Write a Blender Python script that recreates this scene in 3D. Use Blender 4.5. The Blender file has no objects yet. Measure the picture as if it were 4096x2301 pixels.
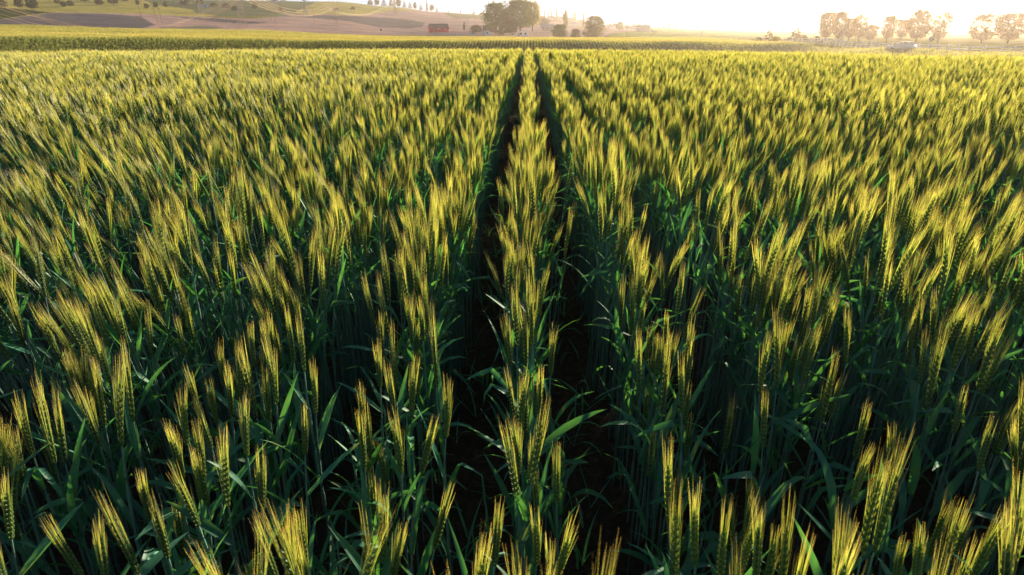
import bpy, math, random
import numpy as np
from mathutils import Vector, Matrix, Euler
R = math.radians
scn = bpy.context.scene
COL = scn.collection
rnd = random.Random(7)

# ------------------------------------------------------------------ camera
FPX, W0, H0, PITCH, YAW, CAMH = 2503.0, 4096.0, 2301.0, 22.3, 1.42, 1.70
cd = bpy.data.cameras.new('camera'); cam = bpy.data.objects.new('camera', cd); COL.objects.link(cam)
cam.location = (0, 0, CAMH)
cam.rotation_euler = (R(90 - PITCH), 0, R(YAW))
cd.sensor_width = 36; cd.lens = 36 * FPX / W0
cd.clip_start = 0.02; cd.clip_end = 20000
cd.dof.use_dof = True; cd.dof.focus_distance = 2.6; cd.dof.aperture_fstop = 7.0
scn.camera = cam
CAM = Vector((0, 0, CAMH)); RM = cam.rotation_euler.to_matrix()

def ray(px, py):                       # photograph direction -> world direction
    return (RM @ Vector(((px - W0 / 2) / FPX, -(py - H0 / 2) / FPX, -1))).normalized()
def azel(px, py):
    d = ray(px, py); return math.atan2(d.x, d.y), d.z / math.hypot(d.x, d.y)

# ------------------------------------------------------------------ light
SUN_AZ = azel(3900, 60)[0]; SUN_EL = R(10)
wd = bpy.data.worlds.new('World'); scn.world = wd; wd.use_nodes = True
nt = wd.node_tree; nt.nodes.clear()
sky = nt.nodes.new('ShaderNodeTexSky'); sky.sky_type = 'NISHITA'; sky.sun_disc = False
sky.sun_elevation = SUN_EL; sky.sun_rotation = SUN_AZ
sky.air_density = 0.45; sky.dust_density = 0.15; sky.ozone_density = 0.4; sky.altitude = 2500
bg = nt.nodes.new('ShaderNodeBackground'); bg.inputs['Strength'].default_value = 0.058
wo = nt.nodes.new('ShaderNodeOutputWorld')
nt.links.new(sky.outputs[0], bg.inputs[0]); nt.links.new(bg.outputs[0], wo.inputs[0])
sd = bpy.data.lights.new('sun', 'SUN'); sun = bpy.data.objects.new('sun', sd); COL.objects.link(sun)
sd.energy = 5.0; sd.angle = R(0.55); sd.color = (1.0, 0.81, 0.58)
sdir = Vector((math.sin(SUN_AZ) * math.cos(SUN_EL), math.cos(SUN_AZ) * math.cos(SUN_EL), math.sin(SUN_EL)))
sun.rotation_euler = sdir.to_track_quat('Z', 'Y').to_euler(); sun.location = (40, 60, 30)
scn.view_settings.view_transform = 'Standard'; scn.view_settings.look = 'None'
scn.view_settings.gamma = 1; scn.view_settings.use_curve_mapping = False
scn.view_settings.exposure = 1.3
scn.cycles.use_denoising = True
scn.cycles.max_bounces = 8; scn.cycles.transparent_max_bounces = 8; scn.cycles.volume_bounces = 1
scn.cycles.transmission_bounces = 6; scn.cycles.diffuse_bounces = 4

# ------------------------------------------------------------------ helpers
class MB:
    def __init__(s): s.v = []; s.f = []; s.m = []; s.c = []
    def add(s, vs, fs, mi=0, c=0.0):
        n = len(s.v); s.v += [tuple(p) for p in vs]
        s.f += [tuple(i + n for i in f) for f in fs]; s.m += [mi] * len(fs)
        s.c += list(c) if isinstance(c, (list, tuple)) else [c] * len(vs)
    def join(s, o, mi): s.add(o.v, o.f, mi, o.c)
    def box(s, x0, x1, y0, y1, z0, z1, mi=0):
        s.add([(x0,y0,z0),(x1,y0,z0),(x1,y1,z0),(x0,y1,z0),(x0,y0,z1),(x1,y0,z1),(x1,y1,z1),(x0,y1,z1)],
              [(0,3,2,1),(4,5,6,7),(0,1,5,4),(1,2,6,5),(2,3,7,6),(3,0,4,7)], mi)
    def tube(s, pts, rad, n=5, mi=0, c=0.0, cap=True):
        pts = [Vector(p) for p in pts]; rad = rad if isinstance(rad, (list, tuple)) else [rad] * len(pts)
        vs = []; fs = []; u = None
        for i, p in enumerate(pts):
            d = (pts[min(i + 1, len(pts) - 1)] - pts[max(i - 1, 0)]).normalized()
            if u is None: u = d.orthogonal().normalized()
            u = (u - d * u.dot(d)).normalized(); w = d.cross(u)
            vs += [p + (u * math.cos(6.2832 * k / n) + w * math.sin(6.2832 * k / n)) * rad[i] for k in range(n)]
            if i: fs += [((i-1)*n+k, (i-1)*n+(k+1)%n, i*n+(k+1)%n, i*n+k) for k in range(n)]
        if cap: fs += [tuple(range(n))[::-1], tuple(range((len(pts)-1)*n, len(pts)*n))]
        cc = []
        if isinstance(c, (list, tuple)):
            for x in c: cc += [x] * n
        else: cc = [c] * len(vs)
        s.add(vs, fs, mi, cc)
    def mesh(s, name, mats, smooth=False):
        me = bpy.data.meshes.new(name); me.from_pydata(s.v, [], s.f)
        mats = mats if isinstance(mats, (list, tuple)) else [mats]
        for m in mats: me.materials.append(m)
        if len(mats) > 1: me.polygons.foreach_set('material_index', s.m)
        if any(s.c):
            a = me.attributes.new('tint', 'FLOAT', 'POINT'); a.data.foreach_set('value', s.c)
        if smooth: me.polygons.foreach_set('use_smooth', [True] * len(me.polygons))
        me.update(); return me
    def build(s, name, mats, parent=None, smooth=False, **tags):
        return link(name, s.mesh(name, mats, smooth), parent, **tags)

def link(name, data, parent=None, **tags):
    o = bpy.data.objects.new(name, data); COL.objects.link(o)
    if parent is not None: o.parent = parent
    for k, v in tags.items():
        if v: o[k] = v
    return o
def thing(name, label, cat, loc=(0,0,0), rz=0, group=None, s=1.0):
    o = link(name, None, None, label=label, category=cat, group=group)
    o.location = loc; o.rotation_euler = (0, 0, rz); o.scale = (s, s, s); o.empty_display_size = .2
    return o

# ------------------------------------------------------------------ materials
def mat(name): 
    m = bpy.data.materials.new(name); m.use_nodes = True; m.node_tree.nodes.clear(); return m, m.node_tree
def N(nt, t, **kw):
    n = nt.nodes.new(t)
    for k, v in kw.items():
        if k in n.inputs: n.inputs[k].default_value = v
        else: setattr(n, k, v)
    return n
def L(nt, a, b): nt.links.new(a, b)
def ramp(nt, fac, stops):
    r = nt.nodes.new('ShaderNodeValToRGB'); e = r.color_ramp.elements
    e[0].position, e[0].color = stops[0][0], (*stops[0][1], 1)
    e[1].position, e[1].color = stops[-1][0], (*stops[-1][1], 1)
    for p, c in stops[1:-1]:
        q = e.new(p); q.color = (*c, 1)
    L(nt, fac, r.inputs[0]); return r
def noise(nt, scale, detail=3, coord='Object', rough=.55, stretch=None):
    t = nt.nodes.new('ShaderNodeTexCoord'); n = N(nt, 'ShaderNodeTexNoise', Scale=scale, Detail=detail, Roughness=rough)
    if stretch:
        mp = nt.nodes.new('ShaderNodeMapping'); mp.inputs['Scale'].default_value = stretch
        L(nt, t.outputs[coord], mp.inputs[0]); L(nt, mp.outputs[0], n.inputs[0])
    else: L(nt, t.outputs[coord], n.inputs[0])
    return n
def plant_mat(name, stops, trans=.35, gloss=.06, rough=.45, nscale=30, src='noise', transcol=None, var=.35):
    """diffuse + translucent + a little gloss; colour from noise or from the 'tint' attribute, varied per plant"""
    m, nt = mat(name)
    if src == 'tint':
        a = N(nt, 'ShaderNodeAttribute', attribute_name='tint'); fac = a.outputs['Fac']
    else:
        fac = noise(nt, nscale, 2).outputs['Fac']
    rp = ramp(nt, fac, stops)
    oi = nt.nodes.new('ShaderNodeObjectInfo')
    mr = N(nt, 'ShaderNodeMapRange'); mr.inputs['To Min'].default_value = 1 - var; mr.inputs['To Max'].default_value = 1 + var
    L(nt, oi.outputs['Random'], mr.inputs[0])
    hs = N(nt, 'ShaderNodeHueSaturation'); L(nt, rp.outputs[0], hs.inputs['Color']); L(nt, mr.outputs[0], hs.inputs['Value'])
    df = N(nt, 'ShaderNodeBsdfDiffuse'); tr = N(nt, 'ShaderNodeBsdfTranslucent')
    L(nt, hs.outputs[0], df.inputs[0])
    if transcol:
        mx = N(nt, 'ShaderNodeMix', data_type='RGBA', blend_type='MULTIPLY'); mx.inputs[0].default_value = 1
        L(nt, hs.outputs[0], mx.inputs[6]); mx.inputs[7].default_value = (*transcol, 1); L(nt, mx.outputs[2], tr.inputs[0])
    else: L(nt, hs.outputs[0], tr.inputs[0])
    ms = N(nt, 'ShaderNodeMixShader', Fac=trans); L(nt, df.outputs[0], ms.inputs[1]); L(nt, tr.outputs[0], ms.inputs[2])
    gl = N(nt, 'ShaderNodeBsdfGlossy', Roughness=rough)
    m2 = N(nt, 'ShaderNodeMixShader', Fac=gloss); L(nt, ms.outputs[0], m2.inputs[1]); L(nt, gl.outputs[0], m2.inputs[2])
    o = nt.nodes.new('ShaderNodeOutputMaterial'); L(nt, m2.outputs[0], o.inputs[0]); return m
def plain(name, col, rough=.7, col2=None, scale=3, metallic=0, bump=0, spec=.3):
    m, nt = mat(name); b = N(nt, 'ShaderNodeBsdfPrincipled', Roughness=rough, Metallic=metallic)
    b.inputs['Specular IOR Level'].default_value = spec
    c2 = col2 or tuple(x * .72 for x in col)
    n = noise(nt, scale, 5); rp = ramp(nt, n.outputs['Fac'], [(.3, col), (.7, c2)]); L(nt, rp.outputs[0], b.inputs['Base Color'])
    if bump:
        bp = N(nt, 'ShaderNodeBump', Strength=bump, Distance=.02); L(nt, n.outputs['Fac'], bp.inputs['Height']); L(nt, bp.outputs[0], b.inputs['Normal'])
    o = nt.nodes.new('ShaderNodeOutputMaterial'); L(nt, b.outputs[0], o.inputs[0]); return m

M_STEM = plant_mat('stem', [(.3, (.12,.25,.23)), (.7, (.20,.36,.29))], trans=.1, gloss=.07, nscale=9)
M_LEAF = plant_mat('leaf_blade', [(.3, (.05,.24,.19)), (.62, (.10,.34,.20)), (.8, (.26,.34,.13))], trans=.4, gloss=.035, rough=.5, transcol=(1.5,1.3,.25), nscale=14)
M_EAR = plant_mat('ear', [(0, (.06,.18,.10)), (.55, (.13,.27,.11)), (1, (.40,.44,.14))], trans=.5, gloss=.03, src='tint', transcol=(1.3,1.05,.3), var=.2)
M_AWN = plant_mat('awn', [(0, (.22,.40,.13)), (.5, (.61,.68,.23)), (.88, (.84,.76,.38)), (1, (.82,.52,.26))], trans=.55, gloss=.05, src='tint', transcol=(1.05,1.0,.35), var=.2)
WHEAT = [M_STEM, M_EAR, M_AWN, M_LEAF]

# ------------------------------------------------------------------ wheat
def make_leaf(r, p0, phi, el, length, width, droop, twist=0, kink=None, nseg=7):
    mb = MB(); p = Vector(p0); out = Vector((math.cos(phi), math.sin(phi), 0)); side0 = Vector((-out.y, out.x, 0))
    vs = []; st = length / nseg
    for i in range(nseg + 1):
        t = i / nseg; w = width * (0.55 + 1.35 * t) if t < .33 else width * (1 - ((t - .33) / .67) ** 1.7)
        w = max(w, width * .02)
        d = (out * math.cos(el) + Vector((0, 0, 1)) * math.sin(el)).normalized(); nrm = side0.cross(d)
        a = twist * t; sd_ = side0 * math.cos(a) + nrm * math.sin(a); n2 = d.cross(sd_)
        vs += [p - sd_ * w / 2, p - n2 * w * .18, p + sd_ * w / 2]
        p = p + d * st; el -= droop * st / length * (1.6 * t + .3)
        if kink and i == kink: el -= r.uniform(.5, 1.3)
    fs = []
    for i in range(nseg):
        a = i * 3; fs += [(a, a+1, a+4, a+3), (a+1, a+2, a+5, a+4)]
    mb.add(vs, fs); return mb

def make_stalk(r, top, ear_dir, ear_len, awn_len, lod=0, nleaf=3, roll=None, earless=False):
    """top = stem tip relative to the base.  Returns stem, ear, awns, leaves"""
    top = Vector(top); A = Vector(ear_dir).normalized(); h = top.z
    stem = MB()
    c1 = Vector((0, 0, h * .45)); c2 = top - A * h * .28
    def bz(t): return c1 * 3 * (1-t)**2 * t + c2 * 3 * (1-t) * t * t + top * t**3
    ns = 9 if lod == 0 else 4
    rs = r.uniform(.0021, .0029)
    ts = [i / ns for i in range(ns + 1)]
    stem.tube([bz(t) for t in ts], [rs * (1.25 - .45 * t) for t in ts], n=5 if lod == 0 else 3, cap=False)
    nodes = [.2, .42, .66]
    if lod == 0:
        for t in nodes:
            p = bz(t); q = bz(t + .012); stem.tube([p, (p + q) / 2, q], [rs * 1.1, rs * 1.75, rs * 1.1], n=5, cap=False)
        for t in nodes:   # leaf sheath round the stem
            stem.tube([bz(t + .012), bz(t + .14)], [rs * 1.55, rs * 1.7], n=5, cap=False)
    leaves = []
    ph = r.uniform(0, 6.28)
    hs = [.82, .60, .40, .22][:nleaf] if nleaf <= 4 else [.82, .6, .4, .22]
    for i, t in enumerate(hs):
        ln = r.uniform(.13, .21) if i == 0 else r.uniform(.18, .30)
        el = r.uniform(.5, 1.3) if i == 0 else r.uniform(.95, 1.42)
        droop = r.uniform(.0, .8) if i == 0 else (r.uniform(.2, 1.2) if r.random() < .7 else 2.2)
        kink = r.choice([None]*6 + [3, 4]) if i else r.choice([None, None, None, 2])
        leaves.append(make_leaf(r, bz(t + r.uniform(-.03, .03)), ph, el, ln * (1.12 if lod == 0 else 1), r.uniform(.015, .027) if lod == 0 else r.uniform(.012, .019), droop, r.uniform(-1.2, 1.2), kink, 7 if lod == 0 else 4))
        ph += math.pi + r.uniform(-.6, .6)
    ear, awns = MB(), MB()
    if earless: return stem, None, None, leaves
    u = A.orthogonal().normalized(); rl = r.uniform(0, 3.14) if roll is None else roll
    w = A.cross(u); u, w = u * math.cos(rl) + w * math.sin(rl), w * math.cos(rl) - u * math.sin(rl)
    bend = r.uniform(-.22, .22)
    nn = 20 if lod == 0 else (9 if lod == 1 else 7)
    for i in range(nn):
        t = i / (nn - 1); ax = (A + u * bend * t).normalized(); p = top + A * ear_len * t + u * bend * .5 * ear_len * t * t
        prof = math.sin(math.pi * min(1, (t * .86 + .12))) ** .6
        sgn = 1 if i % 2 else -1
        fl = [(u * sgn, 1.0), ((w + u * sgn * .55).normalized(), .92), ((-w + u * sgn * .55).normalized(), .92)] if lod == 0 else [(u * sgn, 1.6), (w * sgn, 1.4)]
        for o, sz in fl:
            d = (ax + o * .40).normalized(); L_ = .0148 * sz * (.75 + .35 * prof) if lod == 0 else .018 * (1 + .25 * lod)
            wd_ = .0040 * sz * prof + .0007
            if lod: wd_ *= 1.25
            b = p + o * .0018 * prof
            if lod == 0:
                sdv = d.cross(o).normalized(); ov = sdv.cross(d)
                vs = [b]; tc = [0]
                for (tt, ww) in ((.28, 1.0), (.62, .95)):
                    for k in range(5):
                        an = 6.2832 * k / 5
                        vs.append(b + d * L_ * tt + (sdv * math.cos(an) + ov * math.sin(an) * .8) * wd_ * ww); tc.append(.25 + .45 * tt)
                vs.append(b + d * L_ + o * .0006); tc.append(1)
                fs = [(0, 1 + (k + 1) % 5, 1 + k) for k in range(5)] + [(1+k, 1+(k+1)%5, 6+(k+1)%5, 6+k) for k in range(5)] + [(6+k, 6+(k+1)%5, 11) for k in range(5)]
                ear.add(vs, fs, 0, tc)
            else:
                sdv = d.cross(o).normalized(); ov = sdv.cross(d); c = b + d * L_ * .45
                ear.add([b, c + sdv * wd_ * 1.2, c + ov * wd_ * 1.2, c - sdv * wd_ * 1.2, c - ov * wd_ * 1.2, b + d * L_ * 1.3],
                        [(0,2,1),(0,3,2),(0,4,3),(0,1,4),(5,1,2),(5,2,3),(5,3,4),(5,4,1)], 0, [.1,.5,.5,.5,.5,.9])
            # awn
            na = 1 if (lod or o is fl[0][0] or r.random() < .42) else 0
            for q in range(na):
                tip = top + A * (ear_len + awn_len * r.uniform(.35, 1.05)) 
                s0 = b + d * L_ * .9
                al = max(.045, (tip - s0).dot(ax)); al = min(al, awn_len * 1.35)
                dv = (ax + o * r.uniform(.0, .055) + u * r.uniform(-.03, .03) + w * r.uniform(-.03, .03)).normalized()
                wa = .00048 if lod == 0 else (.0012 if lod == 1 else .0022)
                q1 = s0 + dv * al * .5; q2 = s0 + (dv + o * r.uniform(-.03, .03)).normalized() * al
                e1 = dv.orthogonal().normalized(); e1 = (e1 + dv.cross(e1) * r.uniform(-1, 1)).normalized(); e2 = dv.cross(e1)
                if lod == 0:
                    vs = [s0 - e1*wa, s0 + e1*wa, q1 + e1*wa*.8, q1 - e1*wa*.8, q2 + e1*wa*.2, q2 - e1*wa*.2]
                    awns.add(vs, [(0,1,2,3),(3,2,4,5)], 0, [.05]*2 + [.5]*2 + [1]*2)
                else:
                    awns.add([s0 - e1 * wa, s0 + e1 * wa, q2 + e1 * wa * .5, q2 - e1 * wa * .5], [(0,1,2,3)], 0, [.05,.05,.9,.9])
    return stem, ear, awns, leaves

def rand_stalk(r, lod, hs=1.0, nleaf=3):
    a = r.uniform(0, 6.28); k = abs(r.gauss(0, .05)); h = r.uniform(.67, .79) * hs
    top = (math.cos(a) * k, math.sin(a) * k, h)
    ed = Vector((math.cos(a) * k * 2.4 + r.gauss(0, .05), math.sin(a) * k * 2.4 + r.gauss(0, .05), 1))
    return make_stalk(r, top, ed, r.uniform(.118, .165), r.uniform(.085, .12), lod, nleaf)

ROW = .43
def row_x(y): return .012 * math.sin(y * .9) 
def ground_near(x, y):
    r = math.hypot(x, y); k = max(0, r - 20)
    return -.001 * k * k - (.0068 * max(0, x) + .0030 * min(0, x)) * min(1, max(0, (r - 12) / 22))
ORD = ['first','second','third','fourth','fifth','sixth','seventh','eighth','ninth','tenth','eleventh','twelfth','thirteenth','fourteenth','fifteenth','sixteenth','seventeenth','eighteenth','nineteenth','twentieth']
TENS = {20: 'twenty', 30: 'thirty', 40: 'fortieth'}
def ordw(n):
    if n <= 20: return ORD[n-1]
    t = ['twenty','thirty','forty','fifty','sixty','seventy','eighty','ninety'][n // 10 - 2]
    return (t[:-1] + 'ieth') if n % 10 == 0 else t + '-' + ORD[n % 10 - 1]

# ears one can pick out in the photograph: (ear base, awn tips) read off the picture, planted at the ground they grow from
C5 = [(290,860,160,330),(345,860,270,480),(525,770,400,420),(550,660,480,300),(640,770,580,170),(700,640,640,200),(340,370,190,0),(545,340,430,0),
      (1045,1190,900,830),(1200,1090,1130,600),(1350,620,1220,80),(1420,640,1370,320),(1455,560,1430,130),(1545,330,1510,0),(1605,820,1600,540),
      (1380,1110,1370,760),(885,1360,790,1000),(60,1260,0,850),(430,1447,200,1130),(730,1440,520,1020),(560,1490,500,1130),(40,1560,-20,1330),
      (1300,830,1250,480),(970,290,920,60),(1600,380,1570,60),(1660,600,1650,300),(800,300,770,10),(130,250,40,-60)]
C6 = [(370,470,350,80),(455,620,455,270),(590,460,550,20),(505,920,590,560),(635,730,660,400),(310,1400,300,900),(250,1520,200,1110),(350,1510,390,1130),
      (575,1310,660,960),(975,350,960,60),(1030,680,1020,300),(1085,960,1190,480),(1010,1060,960,600),(1130,620,1130,300),(1110,1400,1130,1050),
      (1210,1500,1330,980),(1180,1570,1190,1230),(890,1400,920,1050),(1655,490,1640,120),(1770,600,1820,180),(1810,1180,1790,640),(1840,1500,1830,850),
      (1010,250,1000,-130),(1090,240,1070,-100),(1185,400,1200,100),(400,920,385,560),(1060,330,1050,-10)]
C7 = [(40,600,40,250),(110,1400,100,860),(450,500,470,150),(535,480,570,0),(680,430,780,80),(775,640,880,220),(465,780,480,440),(430,1500,440,1060),
      (560,1550,630,960),(880,1500,910,1130),(1050,1330,1230,640),(985,1350,1120,590),(1330,580,1400,120),(1590,480,1750,10),(1470,700,1540,450),
      (1400,1470,1510,980),(1570,1470,1740,1060),(1160,1530,1200,1190),(1270,1500,1300,1200),(940,1060,1000,790),(240,1500,280,1000),
      (1600,900,1680,600),(1760,1400,1850,1050),(1540,310,1580,0),(1290,440,1330,130),(900,330,930,20)]
heroes = [(a*.761+ox, b*.761+1200, c*.761+ox, d*.761+1200) for cs, ox in ((C5,0),(C6,1300),(C7,2696)) for a,b,c,d in cs]
plants = []          # (ground pos, top vector, ear dir, ear len, awn len, earless)
for (bx, by, tx, ty) in heroes:
    r = rnd; zb = .73 + r.uniform(-.035, .035)
    d = ray(bx, by); B = CAM + d * ((zb - CAMH) / d.z)
    fw = Vector((B.x, B.y, 0)).normalized(); dt = ray(tx, ty)
    T = CAM + dt * ((B - CAM).dot(fw) / dt.dot(fw))     # tip in the upright plane through the ear base
    e = T - B; ln = min(.275, max(.15, e.length)); e.normalize()
    e = (e + fw * r.uniform(-.12, .12)).normalized()
    foot = Vector((B.x - e.x * .16 + r.uniform(-.02,.02), B.y - e.y * .16, 0))
    plants.append((foot, Vector((B.x, B.y, zb)) - foot, e, ln * .60, ln * .42, False))
nhero = len(plants)
def in_view(p, m=0):
    v = RM.transposed() @ (p - CAM); 
    if v.z >= -.05: return False
    x = W0/2 + FPX * v.x / -v.z; y = H0/2 - FPX * v.y / -v.z
    return -m < x < W0 + m and -m < y < H0 + m * 1.0
stuffpts = []        # x y z, rx ry rz, scale, index
NV0, NV1, NV2 = 16, 14, 8
cands = []
y = -1.2
for i in range(-125, 126):
    x0 = i * ROW
    y = -.9 if abs(x0) < 3.2 else 0
    y = max(y, (abs(x0) - 3.2) / .98)
    while y < 50:
        rr = math.hypot(x0, y)
        if rr > 50: break
        if rr < 6: dens = 35.0
        elif rr < 14: dens = 34.0
        else: dens = 28.0
        # patchy stand: clumps and thin places along the row
        k = math.sin(y * 2.3 + i * 1.7) * math.sin(y * .71 + i * 2.9)
        y += rnd.expovariate(dens * (1 + .45 * k))
        x = x0 + (.02 * (1 if i > 0 else -1) if abs(i) == 1 and y > 4 else 0) + row_x(y) + rnd.gauss(0, (.045 if abs(i) > 6 else .030) if abs(i) > 1 else (.046 if y < 4.5 else .030))
        rr = math.hypot(x, y)
        cands.append((rr, x, y, i))
cands.sort()
nind = nhero
for rr, x, y, i in cands:
    z = ground_near(x, y)
    vis = in_view(Vector((x, y, .8)), 60)
    if rr < .42: continue
    if rr < 2.05 and vis:
        dmin = min((p[0].x + p[1].x - x) ** 2 + (p[0].y + p[1].y - y) ** 2 for p in plants[:nhero])
        if dmin < .08 ** 2: continue
        if nind < 300:      # shorter tillers between the ears one can pick out
            short = rnd.random() < (.62 if rr < 1.7 else .3)
            h = rnd.uniform(.48, .62) if short else rnd.uniform(.62, .72)
            a = rnd.uniform(0, 6.28); k = rnd.uniform(0, .05)
            plants.append((Vector((x, y, z)), Vector((math.cos(a)*k, math.sin(a)*k, h)), Vector((math.cos(a)*k*2.5, math.sin(a)*k*2.5, 1)),
                           rnd.uniform(.09,.12), rnd.uniform(.06,.09), short and rnd.random() < .75))
            nind += 1; continue
    if vis and rr < 3.4 and nind < 300 :
        a = rnd.uniform(0, 6.28); k = abs(rnd.gauss(0, .045)); h = rnd.uniform(.67, .79); sx = max(-.15, min(.1, x * .06))
        plants.append((Vector((x, y, z)), Vector((math.cos(a)*k + sx * h, math.sin(a)*k, h)), Vector((math.cos(a)*k*2.4 + sx * 1.6, math.sin(a)*k*2.4, 1)),
                       rnd.uniform(.118,.16), rnd.uniform(.085,.115), False))
        nind += 1; continue
    if rr < 7: idx = rnd.randrange(NV0)
    elif rr < 16: idx = NV0 + rnd.randrange(NV1)
    else: idx = NV0 + NV1 + rnd.randrange(NV2)
    # slow swell of the crop's height
    sw = 1 + .05 * math.sin(x * .8 + 1.3) * math.sin(y * .6) + .03 * math.sin(x * 2.1 + y * 1.7)
    # the wind leans whole patches together
    wx = .07 * math.sin(x * .55 + y * .33) * math.sin(y * .41 - 1); wy = -.06 + .07 * math.sin(x * .37 - y * .52 + 2)
    lx = max(-.15, min(.10, x * .06)) + wx + rnd.gauss(0, .055); ly = wy + rnd.gauss(0, .055)
    lx *= min(1, .3 + .12 * abs(i))
    e = (Euler((-ly, lx, 0)).to_matrix() @ Matrix.Rotation(rnd.uniform(0, 6.28), 3, 'Z')).to_euler()
    stuffpts.append((x, y, z, e.x, e.y, e.z, sw * rnd.uniform(.86, 1.09), idx))
print('plants', len(plants), 'stuff', len(stuffpts))

# individual stalks (each with its own parts); unseen differences in numbering only
rows = {}
for k, p in enumerate(plants):
    hx = p[0].x; ri = round(hx / ROW); rows.setdefault(ri, []).append((math.hypot(p[0].x, p[0].y), k))
labels = {}
for ri, ls in rows.items():
    ls.sort()
    for n, (d, k) in enumerate(ls):
        row = 'centre row' if ri == 0 else ('%s row %s of the centre row' % (ORD[abs(ri)-1], 'left' if ri < 0 else 'right'))
        e = plants[k][2]; lean = 'upright ear' if abs(e.x) < .08 else ('ear leaning left' if e.x < 0 else 'ear leaning right')
        if plants[k][5]: lean = 'leaves only, no ear'
        labels[k] = '%s wheat stalk along the %s, %s' % (ordw(n + 1), row, lean)
for k, (foot, top, ed, el, al, earless) in enumerate(plants):
    r = random.Random(100 + k)
    st, ear, aw, lv = make_stalk(r, top, ed, el, al, 0, (4 if earless else 3) if k % 3 else 2, earless=earless)
    t = thing('wheat_stalk', labels[k], 'wheat stalk', foot, 0, 'green wheat stalks growing in rows')
    st.build('stem', M_STEM, t, True)
    if ear:
        e = ear.build('ear', M_EAR, t); aw.build('awns', M_AWN, e)
    for l in lv: l.build('leaf', M_LEAF, t, True)

# the rest of the crop: one object, instanced on points
def variant(mb4, name, extra=0, n=4):
    mb = MB(); st, ear, aw, lv = mb4
    mb.join(st, 0); r = random.Random(len(st.v) * 31 + len(meshes_seed)); meshes_seed.append(1)
    for _ in range(extra):      # slim tillers rising beside the main stem
        a = r.uniform(0, 6.28); q = r.uniform(.015, .05); h = r.uniform(.4, .68); x, y = math.cos(a)*q, math.sin(a)*q
        s_ = MB(); s_.tube([(x, y, 0), (x*1.1, y*1.1+r.uniform(-.01,.01), h*.5), (x*1.3, y*1.2, h)], [.0022, .0019, .0013], n, cap=False); mb.join(s_, 0)
    if ear: mb.join(ear, 1); mb.join(aw, 2)
    for l in lv: mb.join(l, 3)
    return mb.mesh(name, WHEAT)
meshes_seed = []
meshes = [variant(rand_stalk(random.Random(500 + i), 0, 1, 2), 'wheat_near', 3) for i in range(NV0)]
meshes += [variant(rand_stalk(random.Random(600 + i), 1, 1, 2), 'wheat_mid', 2, 3) for i in range(NV1)]
meshes += [variant(rand_stalk(random.Random(700 + i), 2, 1, 1), 'wheat_back', 1, 3) for i in range(NV2)]

def instancer(name, meshes, pts, mats, **tags):
    col = bpy.data.collections.new(name + '_sources')
    for i, me in enumerate(meshes):
        o = bpy.data.objects.new('%03d' % i, me); col.objects.link(o)
    me = bpy.data.meshes.new(name); P = np.array(pts, dtype=np.float32)
    me.vertices.add(len(P)); me.vertices.foreach_set('co', P[:, :3].ravel())
    a = me.attributes.new('rot', 'FLOAT_VECTOR', 'POINT'); a.data.foreach_set('vector', P[:, 3:6].ravel())
    a = me.attributes.new('scl', 'FLOAT', 'POINT'); a.data.foreach_set('value', P[:, 6].copy())
    a = me.attributes.new('idx', 'INT', 'POINT'); a.data.foreach_set('value', P[:, 7].astype(np.int32))
    for m in mats: me.materials.append(m)
    ob = link(name, me, None, **tags)
    g = bpy.data.node_groups.new(name, 'GeometryNodeTree')
    g.interface.new_socket('Geometry', in_out='INPUT', socket_type='NodeSocketGeometry')
    g.interface.new_socket('Geometry', in_out='OUTPUT', socket_type='NodeSocketGeometry')
    gi = g.nodes.new('NodeGroupInput'); go = g.nodes.new('NodeGroupOutput')
    ci = g.nodes.new('GeometryNodeCollectionInfo'); ci.inputs['Collection'].default_value = col
    ci.inputs['Separate Children'].default_value = True; ci.inputs['Reset Children'].default_value = True
    ip = g.nodes.new('GeometryNodeInstanceOnPoints'); ip.inputs['Pick Instance'].default_value = True
    def na(nm, t):
        n = g.nodes.new('GeometryNodeInputNamedAttribute'); n.data_type = t; n.inputs['Name'].default_value = nm
        return [s for s in n.outputs if s.enabled and s.name == 'Attribute'][0]
    g.links.new(gi.outputs[0], ip.inputs['Points']); g.links.new(ci.outputs[0], ip.inputs['Instance'])
    g.links.new(na('idx', 'INT'), ip.inputs['Instance Index'])
    g.links.new(na('rot', 'FLOAT_VECTOR'), ip.inputs['Rotation']); g.links.new(na('scl', 'FLOAT'), ip.inputs['Scale'])
    g.links.new(ip.outputs[0], go.inputs[0])
    md = ob.modifiers.new('scatter', 'NODES'); md.node_group = g
    return ob
instancer('wheat_crop', meshes, stuffpts, WHEAT, kind='stuff', label='dense green bearded wheat crop filling the field to the crest', category='wheat')

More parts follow.
